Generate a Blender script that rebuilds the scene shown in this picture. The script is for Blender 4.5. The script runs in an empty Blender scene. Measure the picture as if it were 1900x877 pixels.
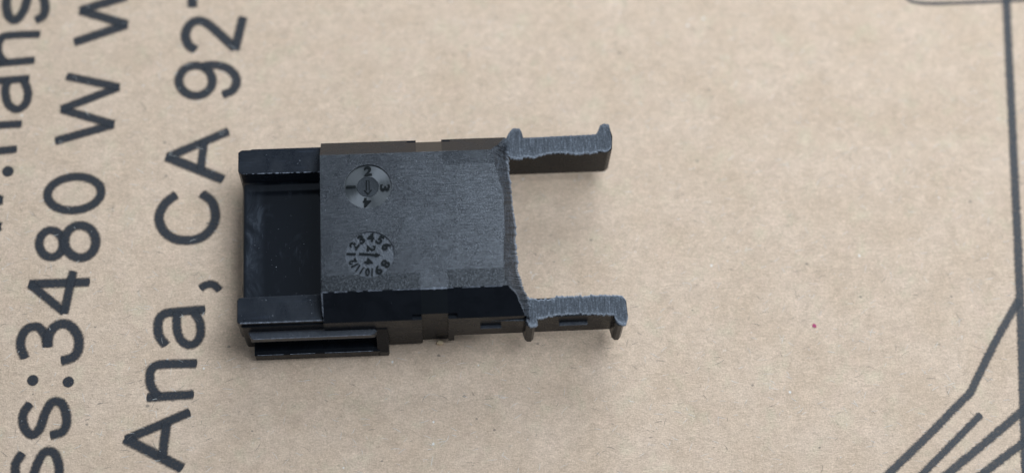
import bpy, bmesh, math, random
from mathutils import Vector, Matrix, noise
MM = 0.001                      # all shapes below are written in millimetres
sc = bpy.context.scene
random.seed(7)

# ------------------------------------------------------------------ camera
cd = bpy.data.cameras.new('camera')
cam = bpy.data.objects.new('camera', cd)
sc.collection.objects.link(cam)
cam.location = (8.173*MM, -51.422*MM, 134.865*MM)
cam.rotation_euler = (math.radians(21.497), math.radians(-1.940), math.radians(-2.991))
cd.sensor_width = 36.0
cd.lens = 60.632
cd.clip_start = 0.005
cd.clip_end = 10.0
cd.dof.use_dof = True
cd.dof.focus_distance = 0.1388
cd.dof.aperture_fstop = 14.0
sc.camera = cam

# ------------------------------------------------------------------ light
w = bpy.data.worlds.new('World'); sc.world = w; w.use_nodes = True
bg = w.node_tree.nodes['Background']
bg.inputs['Color'].default_value = (0.76, 0.92, 1.14, 1)
bg.inputs['Strength'].default_value = 0.24
def area(name, loc, target, size, power, col):
    l = bpy.data.lights.new(name, 'AREA'); l.shape = 'DISK'; l.size = size
    l.energy = power; l.color = col
    o = bpy.data.objects.new(name, l); sc.collection.objects.link(o)
    o.location = loc
    d = Vector(target) - Vector(loc)
    o.rotation_euler = d.to_track_quat('-Z', 'Y').to_euler()
    return o
area('window_light', (0.118, 0.026, 0.248), (0.014, 0.0, 0), 0.17, 0.57, (0.80, 0.94, 1.12))
area('north_fill', (0.075, 0.175, 0.105), (0.014, 0.0, 0), 0.18, 0.40, (0.82, 0.95, 1.10))  # added fill lamp, no known source; makes the sheet brighter towards the north
sc.view_settings.view_transform = 'Standard'
sc.view_settings.look = 'None'
sc.view_settings.exposure = 0.0
sc.view_settings.gamma = 1.0
sc.render.engine = 'CYCLES'

# ------------------------------------------------------------------ helpers
def link(name, me, mat, parent=None):
    o = bpy.data.objects.new(name, me); sc.collection.objects.link(o)
    if mat: me.materials.append(mat)
    if parent: o.parent = parent
    return o
def from_bm(name, bm, mat, parent=None, bevel=0.0, seg=2, smooth=False, angle=30):
    bmesh.ops.recalc_face_normals(bm, faces=bm.faces)
    me = bpy.data.meshes.new(name)
    for v in bm.verts: v.co *= MM
    bm.to_mesh(me); bm.free()
    o = link(name, me, mat, parent)
    if smooth:
        for p in me.polygons: p.use_smooth = True
    if bevel:
        m = o.modifiers.new('bevel', 'BEVEL'); m.width = bevel*MM; m.segments = seg
        m.limit_method = 'ANGLE'; m.angle_limit = math.radians(angle); m.use_clamp_overlap = True
        m.harden_normals = False
    return o
def prism(bm, pts, z0, z1, axis='z'):
    """closed prism: pts are 2d, extruded along axis between z0 and z1"""
    def P(p, z):
        if axis == 'z': return (p[0], p[1], z)
        if axis == 'x': return (z, p[0], p[1])
        return (p[0], z, p[1])
    a = [bm.verts.new(P(p, z0)) for p in pts]; b = [bm.verts.new(P(p, z1)) for p in pts]
    n = len(pts)
    bm.faces.new(a); bm.faces.new(b[::-1])
    for i in range(n):
        bm.faces.new((a[i], b[i], b[(i+1) % n], a[(i+1) % n]))
def box(bm, x0, x1, y0, y1, z0, z1):
    prism(bm, [(x0, y0), (x1, y0), (x1, y1), (x0, y1)], z0, z1)

# ------------------------------------------------------------------ materials
def newmat(name):
    m = bpy.data.materials.new(name); m.use_nodes = True
    nt = m.node_tree; nt.nodes.clear()
    out = nt.nodes.new('ShaderNodeOutputMaterial'); b = nt.nodes.new('ShaderNodeBsdfPrincipled')
    nt.links.new(b.outputs[0], out.inputs[0])
    return m, nt, b, out
class N:
    def __init__(s, nt): s.nt = nt
    def node(s, t, **k):
        n = s.nt.nodes.new(t)
        for a, v in k.items(): setattr(n, a, v)
        return n
    def put(s, sock, v):
        if isinstance(v, bpy.types.NodeSocket): s.nt.links.new(v, sock)
        else: sock.default_value = v
    def math(s, op, a, b=0.0, c=0.0, clamp=False):
        n = s.node('ShaderNodeMath', operation=op, use_clamp=clamp)
        s.put(n.inputs[0], a); s.put(n.inputs[1], b); s.put(n.inputs[2], c); return n.outputs[0]
    def coords(s, scale=(1, 1, 1), rot=(0, 0, 0)):
        t = s.node('ShaderNodeTexCoord'); m = s.node('ShaderNodeMapping')
        s.nt.links.new(t.outputs['Object'], m.inputs[0])
        m.inputs['Scale'].default_value = [q/MM for q in scale]; m.inputs['Rotation'].default_value = rot
        return m.outputs[0]
    def noise(s, vec, scale, detail=4, rough=.55, dist=0):
        n = s.node('ShaderNodeTexNoise'); s.put(n.inputs['Vector'], vec)
        n.inputs['Scale'].default_value = scale; n.inputs['Detail'].default_value = detail
        n.inputs['Roughness'].default_value = rough; n.inputs['Distortion'].default_value = dist
        return n.outputs[0]
    def ramp(s, f, stops):
        n = s.node('ShaderNodeValToRGB'); s.put(n.inputs[0], f); e = n.color_ramp.elements
        while len(e) < len(stops): e.new(.5)
        for q, (p, c) in zip(e, stops):
            q.position = p; q.color = c if len(c) == 4 else (*c, 1)
        return n.outputs[0]
    def mix(s, f, a, b, mode='MIX'):
        n = s.node('ShaderNodeMix', data_type='RGBA', blend_type=mode)
        s.put(n.inputs[0], f); s.put(n.inputs[6], a if isinstance(a, bpy.types.NodeSocket) else (*a, 1) if len(a) == 3 else a)
        s.put(n.inputs[7], b if isinstance(b, bpy.types.NodeSocket) else (*b, 1) if len(b) == 3 else b)
        return n.outputs[2]
    def range(s, f, a, b, c, d, smooth=False):
        n = s.node('ShaderNodeMapRange', interpolation_type='SMOOTHSTEP' if smooth else 'LINEAR')
        for i, v in enumerate((f, a, b, c, d)): s.put(n.inputs[i], v)
        return n.outputs[0]
    def bump(s, h, strength, dist, normal=None):
        n = s.node('ShaderNodeBump'); s.put(n.inputs['Height'], h)
        n.inputs['Strength'].default_value = strength; n.inputs['Distance'].default_value = dist*MM
        if normal: s.nt.links.new(normal, n.inputs['Normal'])
        return n.outputs[0]

def cardboard_mat():
    m, nt, b, out = newmat('kraft_cardboard'); k = N(nt)
    c = k.coords()
    blot = k.noise(c, .22, 3, .6)
    pink = k.noise(k.coords((1, 1, 1), (0, 0, 1.1)), .5, 3, .6)
    green = k.noise(k.coords((1, 1, 1), (0, 0, 2.3)), .42, 3, .6)
    fib1 = k.noise(k.coords((.7, 2.2, 1), (0, 0, .12)), 1.5, 5, .7, 2.2)
    fib2 = k.noise(k.coords((.8, 2.6, 1), (0, 0, -.75)), 1.6, 4, .7, 2.4)
    fib3 = k.noise(k.coords((2.6, .8, 1), (0, 0, .35)), 1.6, 4, .7, 2.4)
    grain = k.noise(c, 6.5, 4, .7)
    base = k.ramp(blot, [(.3, BASE_A), (.7, BASE_B)])
    base = k.mix(k.range(pink, .55, .75, 0, .30), base, (.68, .47, .34))
    base = k.mix(k.range(green, .55, .75, 0, .30), base, (.58, .52, .33))
    f = k.math('ADD', k.math('MULTIPLY', fib1, .45), k.math('ADD', k.math('MULTIPLY', fib2, .3), k.math('MULTIPLY', fib3, .25)))
    mott = k.noise(c, 1.1, 4, .65, .8)
    tone = k.math('MULTIPLY', k.range(f, .36, .64, .78, 1.18), k.range(mott, .3, .7, .90, 1.09))
    tone = k.math('MULTIPLY', tone, k.range(grain, .3, .7, .82, 1.18))
    tn = k.node('ShaderNodeCombineColor')
    for i in range(3): k.put(tn.inputs[i], tone)
    base = k.mix(1.0, base, tn.outputs[0], 'MULTIPLY')
    # small dark and light flecks pressed into the paper
    v = k.node('ShaderNodeTexVoronoi'); k.put(v.inputs['Vector'], k.coords((1, 1.3, 1), (0, 0, .4))); v.inputs['Scale'].default_value = .55
    v2 = k.node('ShaderNodeTexVoronoi'); k.put(v2.inputs['Vector'], k.coords((1.2, 1, 1), (0, 0, -.9))); v2.inputs['Scale'].default_value = .62
    sep = k.node('ShaderNodeSeparateColor'); k.put(sep.inputs[0], v.outputs['Color'])
    sep2 = k.node('ShaderNodeSeparateColor'); k.put(sep2.inputs[0], v2.outputs['Color'])
    rad = k.range(sep.outputs[0], .55, 1, 0, .085); rad2 = k.range(sep2.outputs[0], .5, 1, 0, .075)
    jit = k.math('MULTIPLY', k.math('SUBTRACT', grain, .5), .06)
    dk = k.math('LESS_THAN', k.math('ADD', v.outputs['Distance'], jit), rad)
    lt = k.math('LESS_THAN', k.math('ADD', v2.outputs['Distance'], jit), rad2)
    base = k.mix(k.math('MULTIPLY', dk, .6), base, (.14, .12, .10))
    base = k.mix(k.math('MULTIPLY', lt, .65), base, (.86, .82, .74))
    k.put(b.inputs['Base Color'], base)
    b.inputs['Roughness'].default_value = .82
    b.inputs['Specular IOR Level'].default_value = .25
    hgt = k.math('ADD', k.math('MULTIPLY', f, 1.0), k.math('MULTIPLY', grain, .35))
    k.put(b.inputs['Normal'], k.bump(hgt, .85, .11))
    return m
BASE_A = (.600, .428, .290); BASE_B = (.672, .490, .345)

def ink_mat(name, dark, pale, lo, hi, cover, rag=.55):
    m, nt, b, out = newmat(name); k = N(nt)
    at = k.node('ShaderNodeAttribute', attribute_name='edge')
    c = k.coords()
    n1 = k.noise(k.coords((.8, 2.6, 1), (0, 0, -.5)), 3.0, 4, .75, 1.0)
    n2 = k.noise(c, 5.0, 3, .7)
    e = k.math('ADD', at.outputs['Fac'], k.math('MULTIPLY', k.math('SUBTRACT', n1, .5), rag))
    e = k.math('ADD', e, k.math('MULTIPLY', k.math('SUBTRACT', n2, .5), .25))
    al = k.range(e, lo, hi, 0, cover, True)
    n3 = k.noise(c, 9.0, 2, .6)
    al = k.math('MULTIPLY', al, k.math('MULTIPLY', k.range(n2, .25, .6, .74, 1.0), k.range(n3, .28, .45, .80, 1.0)), clamp=True)
    col = k.mix(n1, dark, pale)
    k.put(b.inputs['Base Color'], col)
    b.inputs['Roughness'].default_value = .7; b.inputs['Specular IOR Level'].default_value = .3
    k.put(b.inputs['Normal'], k.bump(n1, .5, .06))
    tr = k.node('ShaderNodeBsdfTransparent'); mx = k.node('ShaderNodeMixShader')
    k.put(mx.inputs[0], al); nt.links.new(tr.outputs[0], mx.inputs[1]); nt.links.new(b.outputs[0], mx.inputs[2])
    nt.links.new(mx.outputs[0], out.inputs[0])
    return m

def plastic(name, base=(.012, .013, .016), rough=.34, var=.10, grain=.3, gscale=9.0, spec=.11, gdist=.02, brushed=None):
    m, nt, b, out = newmat(name); k = N(nt)
    c = k.coords()
    n = k.noise(c, gscale, 3, .6); s = k.noise(c, .55, 4, .6, .6)
    k.put(b.inputs['Base Color'], k.mix(k.range(s, .35, .7, 0, 1), base, tuple(q*1.5 for q in base)))
    k.put(b.inputs['Roughness'], k.range(s, .3, .7, rough-var, rough+var))
    b.inputs['Specular IOR Level'].default_value = spec
    if brushed:
        st = k.noise(k.coords((.25, 5.0, 1)), 1.6, 4, .75, .2)
        n = k.math('ADD', k.math('MULTIPLY', n, .5), st)
        k.put(b.inputs['Base Color'], k.mix(k.range(st, .58, .72, 0, .8), base, tuple(q*4 for q in base)))
    if grain: k.put(b.inputs['Normal'], k.bump(n, grain, gdist))
    return m

def top_mat():
    """moulded top: brushed field with finely eroded margins and a smooth band across the south margin"""
    m, nt, b, out = newmat('brushed_black_plastic'); k = N(nt)
    t = k.node('ShaderNodeTexCoord'); sp = k.node('ShaderNodeSeparateXYZ'); nt.links.new(t.outputs['Object'], sp.inputs[0])
    x = k.math('MULTIPLY', sp.outputs[0], 1/MM); y = k.math('MULTIPLY', sp.outputs[1], 1/MM)
    south = k.math('LESS_THAN', y, k.math('ADD', -4.47, k.math('MULTIPLY', k.math('GREATER_THAN', x, 8.7), .15)))
    north = k.math('MULTIPLY', k.math('GREATER_THAN', y, 4.62), k.math('GREATER_THAN', x, 9.8))
    band = k.math('MULTIPLY', k.math('GREATER_THAN', x, 7.70), k.math('LESS_THAN', x, 9.82))
    marg = k.math('MULTIPLY', k.math('MAXIMUM', south, k.math('MULTIPLY', north, .4)), k.math('SUBTRACT', 1.0, band))
    lines = k.noise(k.coords((.8, 5.6, 1), (0, 0, -.012)), 1.5, 3, .7, .1)
    pits = k.noise(k.coords((1.0, 1.4, 1)), 7.5, 2, .8)
    spark = k.noise(k.coords(), 8.0, 2, .8)
    wear = k.noise(k.coords((.8, .8, 1)), .35, 4, .6, .5)
    hb = k.math('ADD', k.math('MULTIPLY', lines, .55), k.math('MULTIPLY', pits, .60))
    mixh = k.node('ShaderNodeMix', data_type='FLOAT'); k.put(mixh.inputs[0], marg); k.put(mixh.inputs[2], hb); k.put(mixh.inputs[3], k.math('MULTIPLY', spark, 1.0))
    k.put(b.inputs['Normal'], k.bump(mixh.outputs[0], .50, .05))
    rb = k.range(wear, .35, .68, .25, .32)
    k.put(b.inputs['Roughness'], k.math('ADD', rb, k.math('MULTIPLY', marg, -.02)))
    base = k.mix(k.range(wear, .4, .7, 0, 1), (.005, .006, .008), (.009, .011, .014))
    base = k.mix(k.math('MULTIPLY', k.range(hb, .52, .74, 0, 1), k.range(k.math('ADD', x, k.math('MULTIPLY', wear, 4.0)), 6.5, 13.5, .35, 1.0)), base, (.038, .042, .049))
    base = k.mix(marg, base, k.mix(k.range(spark, .52, .70, 0, .8), (.006, .007, .008), (.045, .050, .057)))
    k.put(b.inputs['Base Color'], base)
    k.put(b.inputs['Specular IOR Level'], k.math('MULTIPLY', k.range(marg, 0, 1, .88, .60), k.range(mixh.outputs[0], .38, .70, .50, 1.20)))
    return m

def cut_mat(name, streak_rot, light=1.0):
    m, nt, b, out = newmat(name); k = N(nt)
    st = k.noise(k.coords((5.5, .6, .8), (0, 0, streak_rot)), 1.5, 5, .75, .4)
    fine = k.noise(k.coords(), 7.0, 4, .75)
    f = k.math('ADD', k.math('MULTIPLY', st, .55), k.math('MULTIPLY', fine, .45))
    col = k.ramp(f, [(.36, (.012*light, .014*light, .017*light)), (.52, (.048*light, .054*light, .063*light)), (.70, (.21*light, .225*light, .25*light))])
    at = k.node('ShaderNodeAttribute', attribute_name='lip')
    lip = k.math('MULTIPLY', at.outputs['Fac'], k.range(fine, .30, .60, .1, 1), clamp=True)
    col = k.mix(k.math('MULTIPLY', lip, .8), col, (.36, .38, .41))
    k.put(b.inputs['Base Color'], col); b.inputs['Roughness'].default_value = .58
    b.inputs['Specular IOR Level'].default_value = .45
    k.put(b.inputs['Normal'], k.bump(f, .9, .11))
    return m

def dial_mat():
    m, nt, b, out = newmat('turned_dial_face'); k = N(nt)
    b.inputs['Base Color'].default_value = (.016, .018, .018, 1)
    b.inputs['Roughness'].default_value = .36
    b.inputs['Anisotropic'].default_value = .92
    b.inputs['Specular IOR Level'].default_value = 1.0
    tg = k.node('ShaderNodeTangent', direction_type='RADIAL', axis='Z')
    nt.links.new(tg.outputs[0], b.inputs['Tangent'])
    n = k.noise(k.coords(), 3.0, 3, .6)
    k.put(b.inputs['Normal'], k.bump(n, .25, .03))
    return m
def flat_mat(name, col, rough=.6, spec=.4):
    m, nt, b, out = newmat(name); k = N(nt)
    n = k.noise(k.coords(), 6.0, 3, .6)
    k.put(b.inputs['Base Color'], k.mix(n, tuple(q*.8 for q in col), tuple(min(1, q*1.2) for q in col)))
    b.inputs['Roughness'].default_value = rough; b.inputs['Specular IOR Level'].default_value = spec
    return m

M_card = cardboard_mat(); M_ink = ink_mat('printed_ink', (.016, .017, .020), (.042, .044, .048), .0, .56, 1.0, .40)
M_line = ink_mat('printed_line_ink', (.035, .036, .038), (.085, .086, .087), .24, .66, .90, .95)
M_body = plastic('black_plastic', base=(.006, .007, .009), rough=.27, grain=.30, gdist=.02)
M_rail = plastic('black_plastic_scuffed', base=(.006, .008, .012), rough=.31, grain=.5, gscale=6, gdist=.03, spec=.36, brushed=True)
M_top = top_mat()
def floor_mat():
    m, nt, b, out = newmat('black_plastic_polished'); k = N(nt)
    t_ = k.node('ShaderNodeTexCoord'); sp = k.node('ShaderNodeSeparateXYZ'); nt.links.new(t_.outputs['Object'], sp.inputs[0])
    x = k.math('MULTIPLY', sp.outputs[0], 1/MM)
    s = k.noise(k.coords((1, .55, 1), (0, 0, .2)), .75, 5, .65, 1.0); n = k.noise(k.coords(), 4, 3, .6)
    scr = k.noise(k.coords((3.5, .35, 1), (0, 0, -.75)), 2.2, 2, .5, .2)
    band = k.math('MULTIPLY', k.range(x, -5.35, -4.65, 1, 0, True), k.range(x, -6.45, -6.2, 0, 1))
    sm = k.math('ADD', k.math('MULTIPLY', band, k.range(s, .35, .65, .08, .50)), k.range(s, .58, .76, 0, .35), clamp=True)
    sm = k.math('ADD', sm, k.range(scr, .69, .74, 0, .35), clamp=True)
    k.put(b.inputs['Roughness'], k.range(sm, 0, 1, .13, .46))
    k.put(b.inputs['Base Color'], k.mix(sm, (.004, .005, .007), (.030, .036, .046)))
    b.inputs['Specular IOR Level'].default_value = .5
    k.put(b.inputs['Normal'], k.bump(n, .10, .02))
    return m
M_gloss = plastic('black_plastic_smooth', base=(.004, .005, .006), rough=.16, var=.04, grain=0, spec=.3)
M_rib = plastic('black_plastic_rib', base=(.010, .013, .020), rough=.42, grain=.6, gscale=6, gdist=.03, spec=.75)
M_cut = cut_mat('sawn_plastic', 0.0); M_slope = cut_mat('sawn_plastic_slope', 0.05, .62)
M_dial = dial_mat()
M_stamp = plastic('dial_disc_plastic', base=(.026, .028, .030), rough=.42, grain=.7, gscale=7, gdist=.04)
M_month = plastic('eroded_dial_plastic', base=(.022, .025, .030), rough=.40, grain=.9, gscale=6.5, gdist=.05, spec=.7)
M_glyph = plastic('raised_mark_plastic', base=(.005, .006, .006), rough=.34, grain=0, spec=.15)
M_dust = flat_mat('pale_dust', (.55, .56, .58), .9)

# ------------------------------------------------------------------ traced outlines (mm on the sheet)
GLYPHS=[["7",[["s",0,0,0.767,[[-11.563,27.183],[-11.517,24.143]]],["s",0,0,0.767,[[-11.563,27.183],[-7.041,26.053]]]]],["2",[["s",0,1,0.746,[[-11.172,19.919],[-11.787,20.416],[-12.083,21.38],[-11.771,22.328],[-11.073,22.786],[-10.223,22.49],[-8.99,21.275],[-7.715,19.905]]],["s",0,0,0.697,[[-7.761,19.801],[-7.075,23.026]]]]],["9",[["s",1,1,0.689,[[-9.691,16.88],[-9.757,16.432],[-9.956,16.034],[-10.269,15.725],[-10.666,15.533],[-11.108,15.478],[-11.551,15.565],[-11.954,15.784],[-12.276,16.116],[-12.487,16.529],[-12.565,16.981],[-12.503,17.429],[-12.306,17.83],[-11.993,18.142],[-11.594,18.337],[-11.15,18.393],[-10.703,18.306],[-10.299,18.083],[-9.976,17.748],[-9.767,17.333]]],["s",0,1,0.693,[[-10.545,18.319],[-9.522,18.389],[-8.402,18.035],[-7.698,17.226],[-7.647,16.443],[-8.014,15.834],[-8.798,15.499]]]]],["A",[["s",0,0,0.677,[[-8.262,11.993],[-13.435,9.759]]],["s",0,0,0.766,[[-13.481,9.811],[-8.681,7.533]]],["s",0,0,0.626,[[-10.313,11.104],[-10.597,8.452]]]]],["C",[["s",0,1,0.709,[[-12.597,6.294],[-13.527,5.493],[-13.996,4.336],[-13.656,3.155],[-12.837,2.396],[-11.716,2.111],[-10.513,2.306],[-9.628,3.096],[-9.282,4.252],[-9.611,5.54],[-10.477,6.313]]]]],[",",[["s",0,1,0.595,[[-10.452,-2.194],[-10.058,-1.926],[-9.44,-1.856],[-8.859,-2.4]]]]],["a",[["s",0,1,0.673,[[-13.178,-6.986],[-13.763,-6.131],[-13.833,-4.921],[-13.365,-4.287],[-12.271,-4.144],[-10.075,-4.046]]],["s",0,1,0.636,[[-12.359,-4.14],[-12.285,-5.774],[-11.831,-6.765],[-11.041,-7.028],[-10.44,-6.36],[-10.456,-5.151],[-10.997,-4.149]]]]],["n",[["s",0,0,0.661,[[-14.594,-11.345],[-10.891,-11.232]]],["s",0,1,0.662,[[-13.778,-11.245],[-14.362,-10.226],[-14.347,-9.046],[-13.837,-8.656],[-12.971,-8.601],[-10.669,-8.651]]]]],["A",[["s",0,0,0.659,[[-11.17,-12.703],[-16.214,-14.755]]],["s",0,0,0.739,[[-16.259,-14.665],[-11.691,-17.281]]],["s",0,0,0.656,[[-12.998,-13.563],[-13.281,-16.336]]]]],["W",[["s",0,0,0.746,[[-21.679,21.02],[-17.165,22.618],[-21.288,24.148],[-17.293,25.415]]]]],["W",[["s",0,0,0.672,[[-22.892,11.616],[-18.029,13.009],[-22.52,14.6],[-17.681,16.539],[-22.193,17.736]]]]],["0",[["s",1,1,0.661,[[-18.882,6.889],[-18.93,6.409],[-19.191,5.96],[-19.638,5.585],[-20.228,5.322],[-20.903,5.195],[-21.598,5.217],[-22.244,5.384],[-22.781,5.682],[-23.155,6.081],[-23.329,6.543],[-23.287,7.023],[-23.031,7.474],[-22.586,7.851],[-21.995,8.118],[-21.315,8.248],[-20.615,8.227],[-19.964,8.057],[-19.425,7.756],[-19.053,7.354]]]]],["8",[["s",1,1,0.649,[[-21.866,2.291],[-21.891,1.828],[-22.059,1.43],[-22.346,1.159],[-22.706,1.054],[-23.086,1.131],[-23.429,1.38],[-23.682,1.762],[-23.807,2.219],[-23.784,2.683],[-23.617,3.083],[-23.331,3.358],[-22.968,3.464],[-22.586,3.386],[-22.242,3.135],[-21.989,2.75]]],["s",1,1,0.696,[[-19.164,2.402],[-19.206,1.845],[-19.437,1.366],[-19.82,1.039],[-20.298,0.912],[-20.798,1.003],[-21.246,1.3],[-21.572,1.758],[-21.728,2.307],[-21.689,2.865],[-21.461,3.347],[-21.077,3.678],[-20.596,3.808],[-20.092,3.715],[-19.643,3.415],[-19.317,2.954]]]]],["4",[["s",0,0,0.685,[[-24.479,-1.255],[-19.559,-1.262]]],["s",0,0,0.639,[[-24.391,-1.258],[-21.475,-3.817]]],["s",0,0,0.634,[[-21.514,-3.909],[-20.919,-0.26]]]]],["3",[["s",0,1,0.668,[[-24.511,-7.618],[-24.922,-6.317],[-24.503,-5.181],[-23.6,-4.986],[-22.956,-5.753],[-22.738,-6.729]]],["s",0,1,0.716,[[-22.738,-6.729],[-22.617,-5.582],[-21.953,-4.868],[-21.035,-4.952],[-20.299,-5.954],[-20.254,-7.107],[-20.706,-7.73],[-21.56,-7.969]]]]],[":",[["d",0,0,0.442,[[-23.772,-9.513]]],["d",0,0,0.442,[[-20.924,-9.769]]]]],["s",[["s",0,1,0.658,[[-23.892,-11.445],[-24.401,-12.361],[-24.217,-13.48],[-23.595,-14.038],[-23.024,-13.532],[-22.656,-12.302],[-22.14,-11.429],[-21.365,-11.552],[-20.927,-12.822],[-21.183,-13.832],[-22.147,-14.145]]]]],["s",[["s",0,1,0.648,[[-24.284,-15.505],[-24.786,-16.401],[-24.603,-17.497],[-23.988,-18.044],[-23.424,-17.549],[-23.061,-16.346],[-22.552,-15.493],[-21.785,-15.614],[-21.35,-16.857],[-21.602,-17.846],[-22.555,-18.15]]]]],["s",[["s",0,1,0.709,[[-27.442,26.507],[-27.745,25.169],[-27.486,23.82],[-26.81,23.37],[-26.164,24.418],[-25.77,25.912],[-24.836,25.989],[-24.358,24.787],[-24.496,23.72],[-25.13,23.314]]]]],["n",[["s",0,0,0.641,[[-28.434,19.152],[-25.035,19.4]]],["s",0,1,0.641,[[-27.609,19.228],[-28.227,20.402],[-28.016,21.606],[-27.197,21.896],[-24.691,21.916]]]]],["a",[["s",0,0,0.637,[[-28.248,17.482],[-25.41,17.641]]],["s",0,1,0.637,[[-27.239,17.498],[-27.367,16.469],[-27.026,15.223],[-26.27,14.735],[-25.567,15.273],[-25.44,16.4],[-25.862,17.501]]]]],["m",[["s",0,0,0.627,[[-28.193,13.277],[-25.835,13.343]]],["s",0,0,0.621,[[-28.056,10.851],[-26.121,10.98]]]]],[".",[["d",0,0,0.475,[[-26.735,8.956]]]]],["w",[["s",0,0,0.659,[[-28.409,6.845],[-27.087,6.353],[-28.352,5.863]]],["s",0,0,0.653,[[-28.273,4.496],[-27.089,3.965],[-28.211,3.428]]],["s",0,0,0.553,[[-28.325,1.607],[-27.132,0.748],[-28.241,0.173]]]]]]
LINES=[["outline",[["s",0,0,0.893,[[61.329,24.137],[61.115,22.486],[58.462,-0.33],[57.716,-6.363],[56.635,-14.687],[55.72,-21.656]]]]],["outline",[["s",0,1,0.798,[[57.649,-5.93],[55.997,-8.242],[54.642,-10.208],[52.803,-13.056],[52.284,-13.815],[51.258,-14.687],[48.254,-17.276],[44.769,-20.157],[42.81,-21.743]]]]],["bar",[["s",0,0,0.721,[[52.949,-15.624],[47.471,-20.32],[45.881,-21.66]]]]],["bar",[["s",0,0,0.818,[[58.078,-14.382],[56.569,-15.369],[52.739,-18.144],[49.432,-20.45],[47.634,-21.65]]]]],["bar",[["s",0,0,0.809,[[57.626,-17.095],[56.129,-18.067],[52.276,-20.576],[50.711,-21.61]]]]],["border",[["s",0,1,0.417,[[51.884,23.563],[52.185,22.893],[52.912,22.484],[54.848,22.31],[57.794,22.322],[61.147,22.375],[64.222,22.493]]]]]]
CUT_OUT=[[15.043,7.604,6.24],[14.378,6.433,7.477],[13.749,5.462,8.09],[14.156,4.025,8.09],[14.576,2.036,8.09],[14.479,-1.571,8.09],[14.252,-4.384,8.09],[14.511,-5.946,8.09],[15.142,-6.311,7.6],[15.637,-7.221,6.689],[15.873,-7.884,6.24]]
CUT_IN=[[15.196,7.031,6.1],[15.256,6.461,6.07],[15.256,5.601,6.05],[15.253,4.688,6.05],[15.378,2.869,6.05],[15.512,-0.805,6.05],[15.51,-3.673,6.05],[15.816,-5.249,5.95],[16.082,-5.951,5.85],[16.302,-6.696,5.75],[16.28,-7.896,5.7]]
ARM_N=[[15.093,7.618,6.1],[15.435,8.239,6.1],[15.741,8.57,6.1],[16.296,8.55,6.1],[16.455,8.202,6.1],[16.559,7.662,6.1],[17.759,7.691,6.1],[18.961,7.72,6.1],[20.787,7.751,6.1],[22.571,7.783,6.1],[22.753,8.09,6.1],[22.939,8.573,6.1],[23.308,8.736,6.1],[23.704,8.643,6.1],[23.76,8.18,6.1],[23.829,7.005,6.1],[23.701,6.475,6.1],[23.346,6.173,6.1],[22.682,6.197,6.1],[21.873,6.058,6.1],[20.983,6.018,6.1],[19.998,6.127,6.1],[18.891,6.216,6.1],[18.199,6.121,6.1],[17.519,5.832,6.1],[16.637,5.865,6.1],[15.967,5.716,6.1],[15.315,5.914,6.1],[15.205,6.353,6.1],[15.107,7.034,6.1]]
ARM_S=[[16.127,-5.986,5.75],[16.675,-6.167,5.75],[17.052,-6.318,5.75],[17.743,-6.255,5.75],[18.248,-6.207,5.75],[18.446,-5.997,5.75],[19.129,-6.084,5.75],[20.592,-6.084,5.75],[21.885,-6.058,5.75],[23.044,-6.132,5.75],[23.727,-6.223,5.75],[23.995,-6.666,5.75],[24.04,-8.094,5.75],[23.838,-8.716,5.75],[23.6,-8.751,5.75],[23.268,-8.603,5.75],[23.009,-8.174,5.75],[22.933,-7.868,5.75],[21.465,-7.75,5.75],[19.528,-7.622,5.75],[18.342,-7.682,5.75],[17.566,-7.785,5.75],[17.257,-7.939,5.75],[16.783,-7.871,5.75],[16.676,-8.019,5.75],[16.842,-8.475,5.75],[16.45,-8.625,5.75],[16.155,-8.559,5.75],[15.973,-7.99,5.75],[16.149,-7.142,5.75]]


# ------------------------------------------------------------------ cardboard sheet
bm = bmesh.new(); box(bm, -130, 160, -110, 120, -3.2, 0)
card = from_bm('cardboard_surface', bm, M_card, bevel=.3)
card['kind'] = 'structure'; card['label'] = 'pale brown cardboard with dark blue-grey print under the plastic part'

def catmull(pts, closed, step=.22):
    out = []; n = len(pts)
    segs = n if closed else n-1
    for i in range(segs):
        p1 = Vector(pts[i]); p2 = Vector(pts[(i+1) % n])
        p0 = Vector(pts[(i-1) % n]) if (closed or i > 0) else p1+(p1-p2)
        p3 = Vector(pts[(i+2) % n]) if (closed or i < n-2) else p2+(p2-p1)
        k = max(2, int((p2-p1).length/step))
        for j in range(k):
            t = j/k
            out.append(.5*((2*p1)+(p2-p0)*t+(2*p0-5*p1+4*p2-p3)*t*t+(3*p1-p0-3*p2+p3)*t**3))
    if not closed: out.append(Vector(pts[-1]))
    return out
def linear(pts, step=.35):
    out = []
    for i in range(len(pts)-1):
        a, b_ = Vector(pts[i]), Vector(pts[i+1]); k = max(1, int((b_-a).length/step))
        for j in range(k): out.append(a+(b_-a)*(j/k))
    out.append(Vector(pts[-1])); return out
CROSS = [(-.76, 0.0), (-.40, .48), (-.12, 1.0), (.12, 1.0), (.40, .48), (.76, 0.0)]
zlevel = [0.006]
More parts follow.
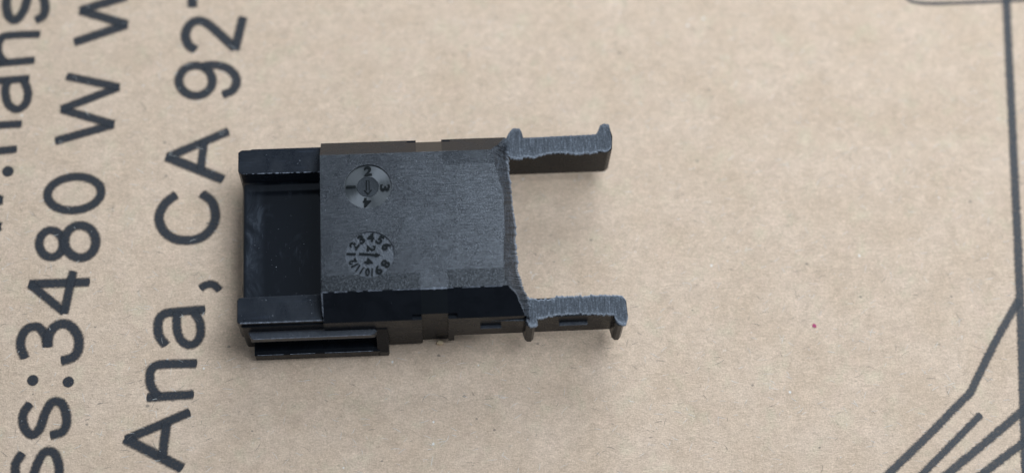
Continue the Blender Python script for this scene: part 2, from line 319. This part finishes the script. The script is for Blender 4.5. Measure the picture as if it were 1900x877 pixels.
def ribbon(bm, lay, pts, width, closed):
    z = zlevel[0]; zlevel[0] += .0006
    n = len(pts); rows = []
    if not closed:   # soft square ends
        d0 = (pts[0]-pts[1]).normalized(); d1 = (pts[-1]-pts[-2]).normalized(); e = width*.13
        pts = [pts[0]+d0*e, pts[0]-d0*e*.6] + pts[1:-1] + [pts[-1]-d1*e*.6, pts[-1]+d1*e]; n = len(pts)
    for i, p in enumerate(pts):
        a = pts[(i-1) % n] if (closed or i > 0) else p
        b_ = pts[(i+1) % n] if (closed or i < n-1) else p
        t = (b_-a).normalized(); nr = Vector((-t.y, t.x))
        endf = 0.0 if (not closed and i in (0, n-1)) else 1.0
        row = []
        for o, e in CROSS:
            v = bm.verts.new((p.x+nr.x*o*width, p.y+nr.y*o*width, z)); v[lay] = e*endf; row.append(v)
        rows.append(row)
    for i in range(n if closed else n-1):
        A, B = rows[i], rows[(i+1) % n]
        for j in range(len(CROSS)-1): bm.faces.new((A[j], A[j+1], B[j+1], B[j]))
def dot(bm, lay, c, r):
    z = zlevel[0]; zlevel[0] += .0006
    m = bm.verts.new((c[0], c[1], z)); m[lay] = 1.0
    rings = []
    for rr, e in ((.55, 1.0), (.88, .55), (1.16, 0.0)):
        ring = []
        for i in range(20):
            q = math.tau*i/20
            v = bm.verts.new((c[0]+math.cos(q)*r*rr, c[1]+math.sin(q)*r*rr, z)); v[lay] = e; ring.append(v)
        rings.append(ring)
    for i in range(20):
        j = (i+1) % 20
        bm.faces.new((m, rings[0][i], rings[0][j]))
        for a, b_ in ((0, 1), (1, 2)): bm.faces.new((rings[a][i], rings[b_][i], rings[b_][j], rings[a][j]))
def printed(name, strokes, label, mat=None):
    bm = bmesh.new(); lay = bm.verts.layers.float.new('edge')
    for kind, closed, smooth, width, pts in strokes:
        if name == 'printed_line': width *= .92
        if kind == 'd': dot(bm, lay, pts[0], width)
        elif smooth: ribbon(bm, lay, catmull(pts, closed), width, closed)
        else:
            for i in range(len(pts)-1):
                ribbon(bm, lay, linear([pts[i], pts[i+1]]), width, False)
    for f in bm.faces:
        if f.normal.z < 0: pass
    me = bpy.data.meshes.new(name)
    for v in bm.verts: v.co *= MM
    bmesh.ops.recalc_face_normals(bm, faces=bm.faces)
    bm.to_mesh(me); bm.free()
    o = link(name, me, mat or M_ink, card); o['label'] = label
    return o
for ch, strokes in GLYPHS:
    kind = 'printed_punctuation' if ch in ',.:' else 'printed_digit' if ch.isdigit() else 'printed_letter'
    printed(kind, strokes, 'dark blue-grey printed character %s, lying sideways' % ch)
for nm, strokes in LINES:
    printed('printed_line', strokes, 'dark grey printed %s line of the package drawing' % nm, M_line)

# ------------------------------------------------------------------ connector housing
root = bpy.data.objects.new('connector_housing', None); sc.collection.objects.link(root)
root.empty_display_size = .004
root['label'] = 'black plastic connector housing with two sawn-off arms lying on the cardboard'
root['category'] = 'connector'
Z0 = 1.95
A_, B_, H_, h_ = 5.82, 7.74, 6.14+Z0, 4.22+Z0        # top half width, half width, top height, chamfer foot

def profile(zb, mode):
    b, h = B_, h_
    d = .34
    if mode == 'full':   side = [(b, zb), (b, h-.62), (b, h-.60), (b, h)]
    elif mode == 'flank': side = [(b, zb), (b, h-.02), (b-d, h-.02), (b-d, h+d)]
    else:                side = [(b-d, zb), (b-d, h-.62), (b-d, h-.60), (b-d, h+d)]
    south = [(-y, z) for y, z in side]; north = list(reversed(side))
    return south + [(-A_, H_), (A_, H_)] + north
rings = [(0.0, profile(Z0-1.7, 'full')), (6.98, profile(Z0-1.7, 'full')), (6.98, profile(Z0-1.7, 'flank')), (7.72, profile(Z0-1.7, 'flank')),
         (7.72, profile(Z0-1.85, 'notch')), (9.80, profile(Z0-1.85, 'notch')), (9.80, profile(Z0-1.35, 'flank')), (10.30, profile(Z0-1.35, 'flank')),
         (10.30, profile(Z0, 'flank')), (10.52, profile(Z0, 'flank')), (10.52, profile(Z0, 'full')), (11.0, profile(Z0, 'full'))]
bm = bmesh.new(); prev = None
for x, pr in rings:
    cur = [bm.verts.new((x, y, z)) for y, z in pr]
    if prev is None: bm.faces.new(cur)
    else:
        n = len(cur)
        for i in range(n):
            j = (i+1) % n
            bm.faces.new((prev[i], prev[j], cur[j], cur[i]))
    prev = cur
# sawn end: the arch runs on to the cut line
def interp(poly, t):
    n = len(poly)-1; s = min(max(t, 0), 1)*n; i = min(int(s), n-1); f = s-i
    return Vector(poly[i])*(1-f)+Vector(poly[i+1])*f
co = [Vector(p) for p in CUT_OUT]; ci = [Vector(p) for p in CUT_IN]
co[0] = Vector((co[0].x, B_, h_)); co[1].y = 6.55; co[1].z = H_-(6.55-A_); co[2].y = A_; co[7].y = -A_
co[8].z = H_-(-co[8].y-A_)*(H_-h_)/(B_-A_); co[9].z = H_-(-co[9].y-A_)*(H_-h_)/(B_-A_); co[10] = Vector((co[10].x, -B_, h_))
NS = 230
edge_o, edge_i = [], []
for s in range(NS+1):
    t = s/NS
    o, i = interp(co, t), interp(ci, t)
    jo = noise.noise(Vector((t*38, 1.7, 0)))*.07+noise.noise(Vector((t*160, 4.7, 0)))*.08
    ji = noise.noise(Vector((t*30, 9.1, 0)))*.10+noise.noise(Vector((t*170, 6.7, 0)))*.14
    o.x += jo; i.x += ji; edge_o.append(o); edge_i.append(i)
start = [bm.verts.new((11.0, o.y, o.z)) for o in edge_o]
endv = [bm.verts.new(o) for o in edge_o]
for s in range(NS): bm.faces.new((start[s], start[s+1], endv[s+1], endv[s]))
for sg, ex, e_top in ((1, edge_o[0].x, endv[0]), (-1, edge_o[-1].x, endv[-1])):
    q = [bm.verts.new((11.0, sg*B_, Z0)), bm.verts.new((ex, sg*B_, Z0))]
    bm.faces.new((q[0], q[1], e_top, start[0] if sg > 0 else start[-1]))
bmesh.ops.remove_doubles(bm, verts=bm.verts, dist=1e-4)
bmesh.ops.dissolve_degenerate(bm, edges=bm.edges, dist=1e-4)
DIALS = ((3.80, 2.97, 1.88), (3.84, -2.82, 1.92)); DEPTH = .13
top = [f for f in bm.faces if all(abs(v.co.z-H_) < 1e-3 for v in f.verts) and max(v.co.x for v in f.verts) < 7.1]
rimedges = list({e for f in top for e in f.edges})
bmesh.ops.delete(bm, geom=top, context='FACES_ONLY')
circ = []
for cx, cy, cr in DIALS:
    up_ = [bm.verts.new((cx+cr*math.cos(math.tau*i/64), cy+cr*math.sin(math.tau*i/64), H_)) for i in range(64)]
    dn_ = [bm.verts.new((v.co.x, v.co.y, H_-DEPTH)) for v in up_]
    for i in range(64):
        j = (i+1) % 64
        rimedges.append(bm.edges.new((up_[i], up_[j])))
        circ.append((up_[i], up_[j], dn_[j], dn_[i]))
bmesh.ops.triangle_fill(bm, use_beauty=True, use_dissolve=False, edges=rimedges)
for q in circ: bm.faces.new(q)
body = from_bm('body', bm, M_body, root, bevel=.085, seg=3, angle=25)
body.data.materials.append(M_top); body.data.materials.append(M_gloss)
for p in body.data.polygons:
    if p.normal.z > .95 and p.center.z > (H_-.05)*MM: p.material_index = 1
    elif 7.73 < p.center.x/MM < 9.79 and .3 < p.normal.z < .95: p.material_index = 2

# sloping sawn strip across the body's end
bm = bmesh.new(); lay = bm.verts.layers.float.new('lip'); rows = []
NV = 9
for s in range(NS+1):
    row = []
    for v in range(NV+1):
        f = v/NV
        p = edge_o[s].lerp(edge_i[s], f)
        bulge = math.sin(f*math.pi)*.10
        p.z += bulge + (noise.noise(Vector((p.x*4, p.y*1.2, 3)))*.06+noise.noise(Vector((p.x*11, p.y*5, 8)))*.09)*(1 if 0 < v < NV else .4)
        vv = bm.verts.new(p+Vector((0, 0, .02))); vv[lay] = 1.0 if v == NV else .55 if v == NV-1 else (.8 if v == 0 and s > NS*.72 else 0.0)
        row.append(vv)
    low = bm.verts.new((edge_i[s].x-.12, edge_i[s].y, edge_i[s].z-.35)); low[lay] = .5; row.append(low)
    under = bm.verts.new((11.2, edge_i[s].y*.97, edge_i[s].z-.55)); row.append(under)
    rows.append(row)
for s in range(NS):
    for v in range(NV+2): bm.faces.new((rows[s][v], rows[s+1][v], rows[s+1][v+1], rows[s][v+1]))
slope = from_bm('sawn_edge', bm, M_slope, root)
slope['label'] = 'rough grey sawn edge across the end of the body'

# side rails with the polished recess between them
def mirror_y(pts): return [(x, -y) for x, y in pts]
zr, zf = 4.15+Z0, 1.85+Z0
for sg in (1, -1):
    bm = bmesh.new()
    pl = [(-6.72, 5.55), (-6.50, 5.27), (-.02, 5.24), (-.02, 7.46), (-5.65, 7.46), (-5.72, 7.40), (-6.45, 7.40), (-6.72, 7.2)]
    if sg < 0: pl = [(-6.74, 5.52), (-6.60, 5.30), (-.02, 5.24), (-.02, 7.46), (-6.62, 7.44), (-6.74, 7.36)]
    prism(bm, [(x, y*sg) for x, y in pl], zf-1.2, zr)
    r = from_bm('side_rail', bm, M_rail, root, bevel=.11, seg=3)
M_floor = floor_mat()
# recess floor with filleted foot
bm = bmesh.new(); nx, ny = 46, 60; grid = []
for i in range(nx+1):
    row = []
    for j in range(ny+1):
        x = -6.62+(6.60)*i/nx; y = -5.30+10.6*(j/ny)
        z = zf
        def fil(dist, r): return r-math.sqrt(max(0, r*r-(r-dist)**2)) if dist < r else 0
        z += fil(5.30-y, .62)*.9 + fil(-.02-x, .42)*1.2 + fil(y+5.30, .25)
        z -= fil(x+6.62, .30)*1.0
        row.append(bm.verts.new((x, y, z)))
    grid.append(row)
for i in range(nx):
    for j in range(ny): bm.faces.new((grid[i][j], grid[i+1][j], grid[i+1][j+1], grid[i][j+1]))
skirt = [bm.verts.new((-6.60, v.co.y, .55)) for v in grid[0]]
for j in range(ny): bm.faces.new((grid[0][j], grid[0][j+1], skirt[j+1], skirt[j]))
fl = from_bm('recess_floor', bm, M_floor, root, smooth=True); fl['label'] = 'glossy recessed floor between the two rails'

# finger grips: stepped ribs on both flanks
for sg in (1, -1):
    def Y(pts): return [(y*sg, z) for y, z in pts]
    bm = bmesh.new()
    # backing wall with its bevelled left end
    prism(bm, [(x, y*sg) for x, y in [(-6.48, 7.0), (-6.58, 7.38), (-6.40, 7.62), (-5.6, 7.62), (5.0, 7.60), (5.0, 7.0)]], .55, zf+1.72)
    g1 = from_bm('grip_base', bm, M_body, root, bevel=.09, seg=2)
    bm = bmesh.new()
    sec = Y([(7.55, Z0+2.62), (7.66, Z0+2.36), (8.16, Z0+2.26), (8.20, Z0+1.62), (8.08, Z0+1.36), (7.55, Z0+1.30)])
    a = [bm.verts.new((-6.05+.12*k_, y, z)) for k_, (y, z) in zip((0, 0, 2, 2, 1, 0), sec)]
    b_ = [bm.verts.new((4.42-(abs(y)-7.55)*.85, y, z)) for y, z in sec]
    n = len(sec); bm.faces.new(a); bm.faces.new(b_[::-1])
    for i in range(n): bm.faces.new((a[i], b_[i], b_[(i+1) % n], a[(i+1) % n]))
    from_bm('grip_rib', bm, M_rib, root, bevel=.06, seg=2)
    bm = bmesh.new()
    sec = Y([(7.0, 0.02), (8.50, 0.02), (8.62, .12), (8.62, 1.30), (8.36, 1.46), (7.0, 1.46)])
    prism(bm, sec, -5.86, 4.25, 'x')
    from_bm('grip_rib', bm, M_body, root, bevel=.08, seg=2)
    bm = bmesh.new()   # closing post at the right end, leaning back to the wall
    sec = Y([(7.2, .03), (8.58, .03), (8.62, .12), (8.62, .95), (7.80, Z0+2.55), (7.2, Z0+2.55)])
    prism(bm, sec, 4.02, 4.98, 'x')
    from_bm('grip_post', bm, M_body, root, bevel=.09, seg=2)

# edge highlights and wear: thin broken slivers, their glint set in the pale colour
M_worn_glint = flat_mat('worn_glint_plastic', (.27, .29, .33), .5)
def worn_glint(name, a, b, r, parent, seed, keep=.75):
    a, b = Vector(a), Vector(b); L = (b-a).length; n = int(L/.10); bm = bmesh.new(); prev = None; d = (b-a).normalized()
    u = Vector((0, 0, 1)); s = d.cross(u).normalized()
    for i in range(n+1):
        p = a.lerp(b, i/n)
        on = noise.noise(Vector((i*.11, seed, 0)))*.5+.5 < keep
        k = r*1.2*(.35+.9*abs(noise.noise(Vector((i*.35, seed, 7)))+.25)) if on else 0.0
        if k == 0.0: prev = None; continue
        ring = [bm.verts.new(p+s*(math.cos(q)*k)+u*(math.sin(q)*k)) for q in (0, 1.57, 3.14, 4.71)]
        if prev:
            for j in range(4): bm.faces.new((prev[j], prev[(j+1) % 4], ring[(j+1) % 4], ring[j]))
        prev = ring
    return from_bm(name, bm, M_worn_glint, parent)
for nm_, a, b, r, sd, kp in (('worn_edge_glint', (-6.3, 5.30, zr-.03), (-.1, 5.27, zr-.03), .045, 1, .72), ('worn_edge_glint', (-6.5, -7.43, zr-.03), (-.1, -7.43, zr-.03), .045, 2, .8),
        ('worn_edge_glint', (-5.7, -8.15, Z0+2.24), (3.7, -8.15, Z0+2.24), .035, 3, .8), ('worn_edge_glint', (.1, -5.84, H_-.03), (14.3, -5.84, H_-.03), .035, 4, .55),
        ('worn_edge_glint', (7.75, -5.85, H_-.03), (9.78, -5.85, H_-.03), .07, 5, 1.0), ('worn_edge_glint', (.03, -5.86, H_-.05), (.03, -7.68, h_+.03), .05, 9, 1.0), ('worn_edge_glint', (-5.6, -8.60, 1.36), (3.9, -8.60, 1.36), .022, 6, .6)):
    worn_glint(nm_, a, b, r, root, sd, kp)

# small ledges inside the slots of the south wall, lit from above
bm = bmesh.new(); box(bm, 12.36, 14.02, -8.02, -7.70, Z0+2.15, Z0+2.24); from_bm('slot_ledge', bm, M_rib, root, bevel=.02)

# arms with sawn top faces
def arm(name, outline, sg, zc, x0, label):
    bm = bmesh.new()
    x_in, x_out = x0, 23.72
    yi = 6.17*sg; yo = B_*sg
    bump = lambda c, w, ext: [(c-w*.5-.14, yo), (c-w*.5, sg*(B_+ext*.75)), (c-w*.22, sg*(B_+ext)), (c+w*.22, sg*(B_+ext)), (c+w*.5, sg*(B_+ext*.75)), (c+w*.5+.14, yo)]
    pl = [(x_in, yi), (x_in, yo)] + bump(16.05 if sg > 0 else 16.30, .70, .80) + bump(23.38, .72, .95)[:-1] + [(23.92, yo*.98), (23.80, yi*1.04), (23.45, yi)]
    prism(bm, pl, Z0+.02, zc-.06)
    o = from_bm(name, bm, M_body, root, bevel=.07, seg=2); o['label'] = label
    # sawn cap: jagged outline, thin burr that overhangs the wall
    pts = [Vector(p[:2]) for p in outline]; n = len(pts); dense = []
    for i in range(n):
        a, b_ = pts[i], pts[(i+1) % n]; k = max(1, int((b_-a).length/.06))
        for j in range(k): dense.append(a.lerp(b_, j/k))
    cx = sum(p.x for p in dense)/len(dense)
    mid = 6.95*sg
    jag = []
    for i, p in enumerate(dense):
        outer_side = (p.y*sg > 7.4) if sg > 0 else False
        amp = .035 if outer_side else .12
        if p.x > 23: amp = .025
        d = Vector((0, 1 if p.y > mid else -1))
        q = p+d*(noise.noise(Vector((p.x*5, p.y*5, sg)))*amp+noise.noise(Vector((p.x*17, p.y*17, sg+3)))*amp*1.1)
        jag.append(q)
    bm = bmesh.new(); lay = bm.verts.layers.float.new('lip')
    def inset(p, f):
        c = Vector((min(max(p.x, 15.9), 23.4), mid)); return p.lerp(Vector((p.x*.9+c.x*.1, c.y)), f)
    ringz = []
    for f, dz, lp in ((0.0, -.16, 1.0), (0.0, -.02, 1.0), (.10, .03, .75), (.22, .01, .1), (.5, 0, 0), (.8, 0, 0)):
        ring = []
        for p in jag:
            q = inset(p, f)
            z = zc+dz+noise.noise(Vector((q.x*3, q.y*1.0, 5)))*.035*(1 if f else .6)
            lpv = lp
            if sg > 0 and p.y > 7.3: lpv = lp*.25
            v = bm.verts.new((q.x, q.y, z)); v[lay] = lpv; ring.append(v)
        ringz.append(ring)
    m = len(jag)
    for a in range(len(ringz)-1):
        for i in range(m):
            j = (i+1) % m; bm.faces.new((ringz[a][i], ringz[a][j], ringz[a+1][j], ringz[a+1][i]))
    cap = [v for v in ringz[-1]]
    cen = [bm.verts.new((v.co.x, mid, zc)) for v in cap]
    for i in range(m):
        j = (i+1) % m; bm.faces.new((cap[i], cap[j], cen[j], cen[i]))
    bmesh.ops.remove_doubles(bm, verts=bm.verts, dist=1e-4)
    c = from_bm('sawn_face', bm, M_cut, o, smooth=True); c['label'] = 'rough grey sawn face on top of the arm'
    return o
arm_n = arm('arm', ARM_N, 1, 4.15+Z0, 15.02, 'upper sawn-off arm in the photo')
arm_s = arm('arm', ARM_S, -1, 3.80+Z0, 15.86, 'lower sawn-off arm in the photo, with a slot in its side')
bm = bmesh.new(); box(bm, 18.66, 20.94, -8.04, -7.70, Z0+2.18, Z0+2.27); from_bm('slot_ledge', bm, M_rib, arm_s, bevel=.02)

# ------------------------------------------------------------------ moulded date dials
def text_mesh(s, size, extrude):
    cu = bpy.data.curves.new('t', 'FONT'); cu.body = s; cu.size = size; cu.extrude = extrude
    cu.offset = size*.035; cu.align_x = 'CENTER'; cu.align_y = 'CENTER'; cu.resolution_u = 4
    o = bpy.data.objects.new('t', cu); sc.collection.objects.link(o)
    dg = bpy.context.evaluated_depsgraph_get(); dg.update()
    me = bpy.data.meshes.new_from_object(o.evaluated_get(dg))
    bpy.data.objects.remove(o); bpy.data.curves.remove(cu)
    return me
def mark(name, s, size, x, y, rot, z, parent, squeeze=1.0, ext=.05):
    me = text_mesh(s, size*MM, ext*MM)
    o = link(name, me, M_glyph, parent)
    xs = [v.co.x for v in me.vertices]; ys = [v.co.y for v in me.vertices]
    cx, cy = (min(xs)+max(xs))/2, (min(ys)+max(ys))/2
    for v in me.vertices: v.co.x -= cx; v.co.y -= cy
    o.scale = (squeeze, 1, 1)
    o.location = (x*MM, y*MM, z*MM); o.rotation_euler = (0, 0, rot)
    return o
def disc(name, r0, r1, z0, z1, mat, parent, n=72, tilt=0):
    """ring between radii r0 and r1; a full disc when r0 is 0"""
    bm = bmesh.new(); rs = [r0+(r1-r0)*i/5 for i in range(6)]; R = []
    for r, zz in zip(rs, [z0+(z1-z0)*i/5 for i in range(6)]):
        R.append([bm.verts.new((r*math.cos(math.tau*i/n), r*math.sin(math.tau*i/n), zz)) for i in range(n)] if r > 0 else [bm.verts.new((0, 0, zz))])
    for a, b_ in zip(R, R[1:]):
        for i in range(n):
            j = (i+1) % n
            if len(a) == 1: bm.faces.new((a[0], b_[i], b_[j]))
            else: bm.faces.new((a[i], b_[i], b_[j], a[j]))
    o = from_bm(name, bm, mat, parent, smooth=True)
    return o
def rim(name, r, wdt, zt, mat, parent, n=80, dz=.03):
    bm = bmesh.new(); prof = [(-wdt, -.01), (-wdt*.4, dz), (wdt*.4, dz), (wdt, -.01)]; R = []
    for i in range(n):
        q = math.tau*i/n; jr = noise.noise(Vector((math.cos(q)*4, math.sin(q)*4, r)))*.02
        R.append([bm.verts.new(((r+jr+o)*math.cos(q), (r+jr+o)*math.sin(q), zt+z)) for o, z in prof])
    for i in range(n):
        a, b_ = R[i], R[(i+1) % n]
        for j in range(3): bm.faces.new((a[j], a[j+1], b_[j+1], b_[j]))
    return from_bm(name, bm, mat, parent, smooth=True)
def arrow(name, pts, z0, z1, mat, parent):
    bm = bmesh.new(); prism(bm, pts, z0, z1); return from_bm(name, bm, mat, parent)
zt = H_
# each dial is laid on the top as a shallow raised insert
def dial_root(x, y, face):
    face.location = (x*MM, y*MM, zt*MM); return face
d1 = dial_root(3.80, 2.97, disc('mould_dial', 0.84, 1.885, -.10, -.115, M_dial, body))
d1['label'] = 'round moulded dial with the numbers 1 to 4'
disc('dial_disc', 0, .84, -.075, -.075, M_stamp, d1)
rim('dial_rim', .84, .04, -.085, M_stamp, d1)
for s, x, y, r in (('2', .05, 1.36, 0), ('1', -1.36, .03, math.pi/2), ('3', 1.36, -.12, -math.pi/2), ('4', -.08, -1.36, math.pi)):
    mark('dial_digit', s, 1.05, x, y, r, -.07, d1, 1.15, .045)
arrow('dial_arrow', [(-.14, .56), (.14, .56), (.14, -.30), (.34, -.30), (0, -.72), (-.34, -.30), (-.14, -.30)], -.08, -.02, M_glyph, d1)
arrow('dial_arrow', [(-.055, .50), (.055, .50), (.055, -.36), (.16, -.38), (0, -.58), (-.16, -.38), (-.055, -.36)], -.018, -.008, M_stamp, d1)
d2 = dial_root(3.84, -2.82, disc('mould_dial', 0, 1.925, -.11, -.11, M_month, body))
d2['label'] = 'round moulded date dial with the months 1 to 12'
for i in range(12):
    ang = math.radians(176-30*i)
    rr = 1.46
    if i == 6: continue      # the 7 is worn away
    mark('dial_digit', str(i+1), .98 if i < 9 else .86, rr*math.cos(ang), rr*math.sin(ang), ang-math.pi/2, -.08, d2, 1.1 if i < 9 else .85, .05)
mark('dial_digit', '2', .92, .12, .52, -math.pi/2-.1, -.08, d2, 1.1, .05); mark('dial_digit', '4', .92, -.10, -.54, -math.pi/2-.1, -.08, d2, 1.1, .05)
ar = arrow('dial_arrow', [(-.86, -.09), (.42, -.09), (.42, -.21), (.84, 0), (.42, .21), (.42, .09), (-.86, .09)], -.10, -.02, M_glyph, d2)
ar.rotation_euler.z = -.11

# ------------------------------------------------------------------ small specks
bm = bmesh.new()
def grain_at(x, y, z, r):
    n = random.randint(5, 7); ph = random.random()*6
    top = bm.verts.new((x, y, z+r*.7)); ring = []
    ax = random.uniform(.6, 1.5)
    for i in range(n):
        q = ph+math.tau*i/n; k = r*random.uniform(.7, 1.2)
        ring.append(bm.verts.new((x+math.cos(q)*k*ax, y+math.sin(q)*k/ax, z-.005)))
    for i in range(n): bm.faces.new((top, ring[i], ring[(i+1) % n]))
for _ in range(90):
    r = random.choice((.014, .018, .022, .032)); u = random.random()
    if u < .34: grain_at(random.uniform(.1, 13.6), random.uniform(-5.6, 5.6), H_, r)
    elif u < .50: grain_at(random.uniform(-6.4, -.2), random.choice((-1, 1))*random.uniform(5.4, 7.3), zr, r)
    elif u < .66: grain_at(random.uniform(-6.0, -.6), random.uniform(-4.7, 4.4), zf, r)
    elif u < .78: grain_at(random.uniform(-5.4, 3.4), -random.uniform(7.75, 8.12), Z0+2.32, r)
    else:
        y = random.uniform(A_+.1, B_-.1); x = random.uniform(.3, 14)
        if 6.9 < x < 10.6 or random.random() < .5: continue
        grain_at(x, -y, H_-(y-A_)*(H_-h_)/(B_-A_), r)
du = from_bm('dust', bm, M_dust, root); du['kind'] = 'stuff'; du['label'] = 'pale dust specks on the black plastic'

# loose fibres of the paper
M_fd = flat_mat('dark_fibre', (.17, .15, .13), .9); M_fl = flat_mat('pale_fibre', (.74, .70, .62), .9)
def fibres(name, count, mat, w0, label, seed):
    rnd = random.Random(seed); bm = bmesh.new()
    for _ in range(count):
        x = rnd.uniform(-34, 66); y = rnd.uniform(-26, 34)
        q = rnd.gauss(.1, .75); L = rnd.uniform(.2, .9); n = 5; cur = rnd.uniform(-.8, .8); prev = None
        wd = w0*rnd.uniform(.6, 1.3)
        for i in range(n+1):
            f = i/n; z = .010+math.sin(f*math.pi)*rnd.uniform(.0, .03)
            nx_, ny_ = -math.sin(q), math.cos(q); k = wd*(1-abs(2*f-1)**3*.7)
            c = (bm.verts.new((x+nx_*k, y+ny_*k, z)), bm.verts.new((x-nx_*k, y-ny_*k, z)))
            if prev: bm.faces.new((prev[0], prev[1], c[1], c[0]))
            prev = c; x += math.cos(q)*L/n; y += math.sin(q)*L/n; q += cur/n
    o = from_bm(name, bm, mat, card); o['kind'] = 'stuff'; o['label'] = label
fibres('paper_fibres', 900, M_fd, .011, 'short dark fibres in the cardboard', 3)
fibres('paper_fibres', 2600, M_fl, .011, 'short pale fibres in the cardboard', 4)

def fleck(name, x, y, r, h, mat, label, cat, sx=1.0):
    bm = bmesh.new(); n = 7; rnd = random.Random(int(x*10)); lo, hi = [], []
    for i in range(n):
        q = math.tau*i/n; k = r*rnd.uniform(.7, 1.15)
        lo.append((math.cos(q)*k*sx, math.sin(q)*k))
    prism(bm, lo, 0.004, h); o = from_bm(name, bm, mat, None, bevel=h*.25)
    o.location = (x*MM, y*MM, 0); o['label'] = label; o['category'] = cat
fleck('paint_fleck', 40.17, -7.50, .19, .04, flat_mat('magenta_fleck', (.40, .06, .13), .8), 'tiny magenta fleck on the bare cardboard right of the plastic part', 'fleck')
fleck('cardboard_crumb', 9.15, -7.72, .20, .30, flat_mat('tan_crumb', (.68, .50, .30), .9), 'tiny tan crumb against the lower side of the plastic part', 'crumb', 1.7)
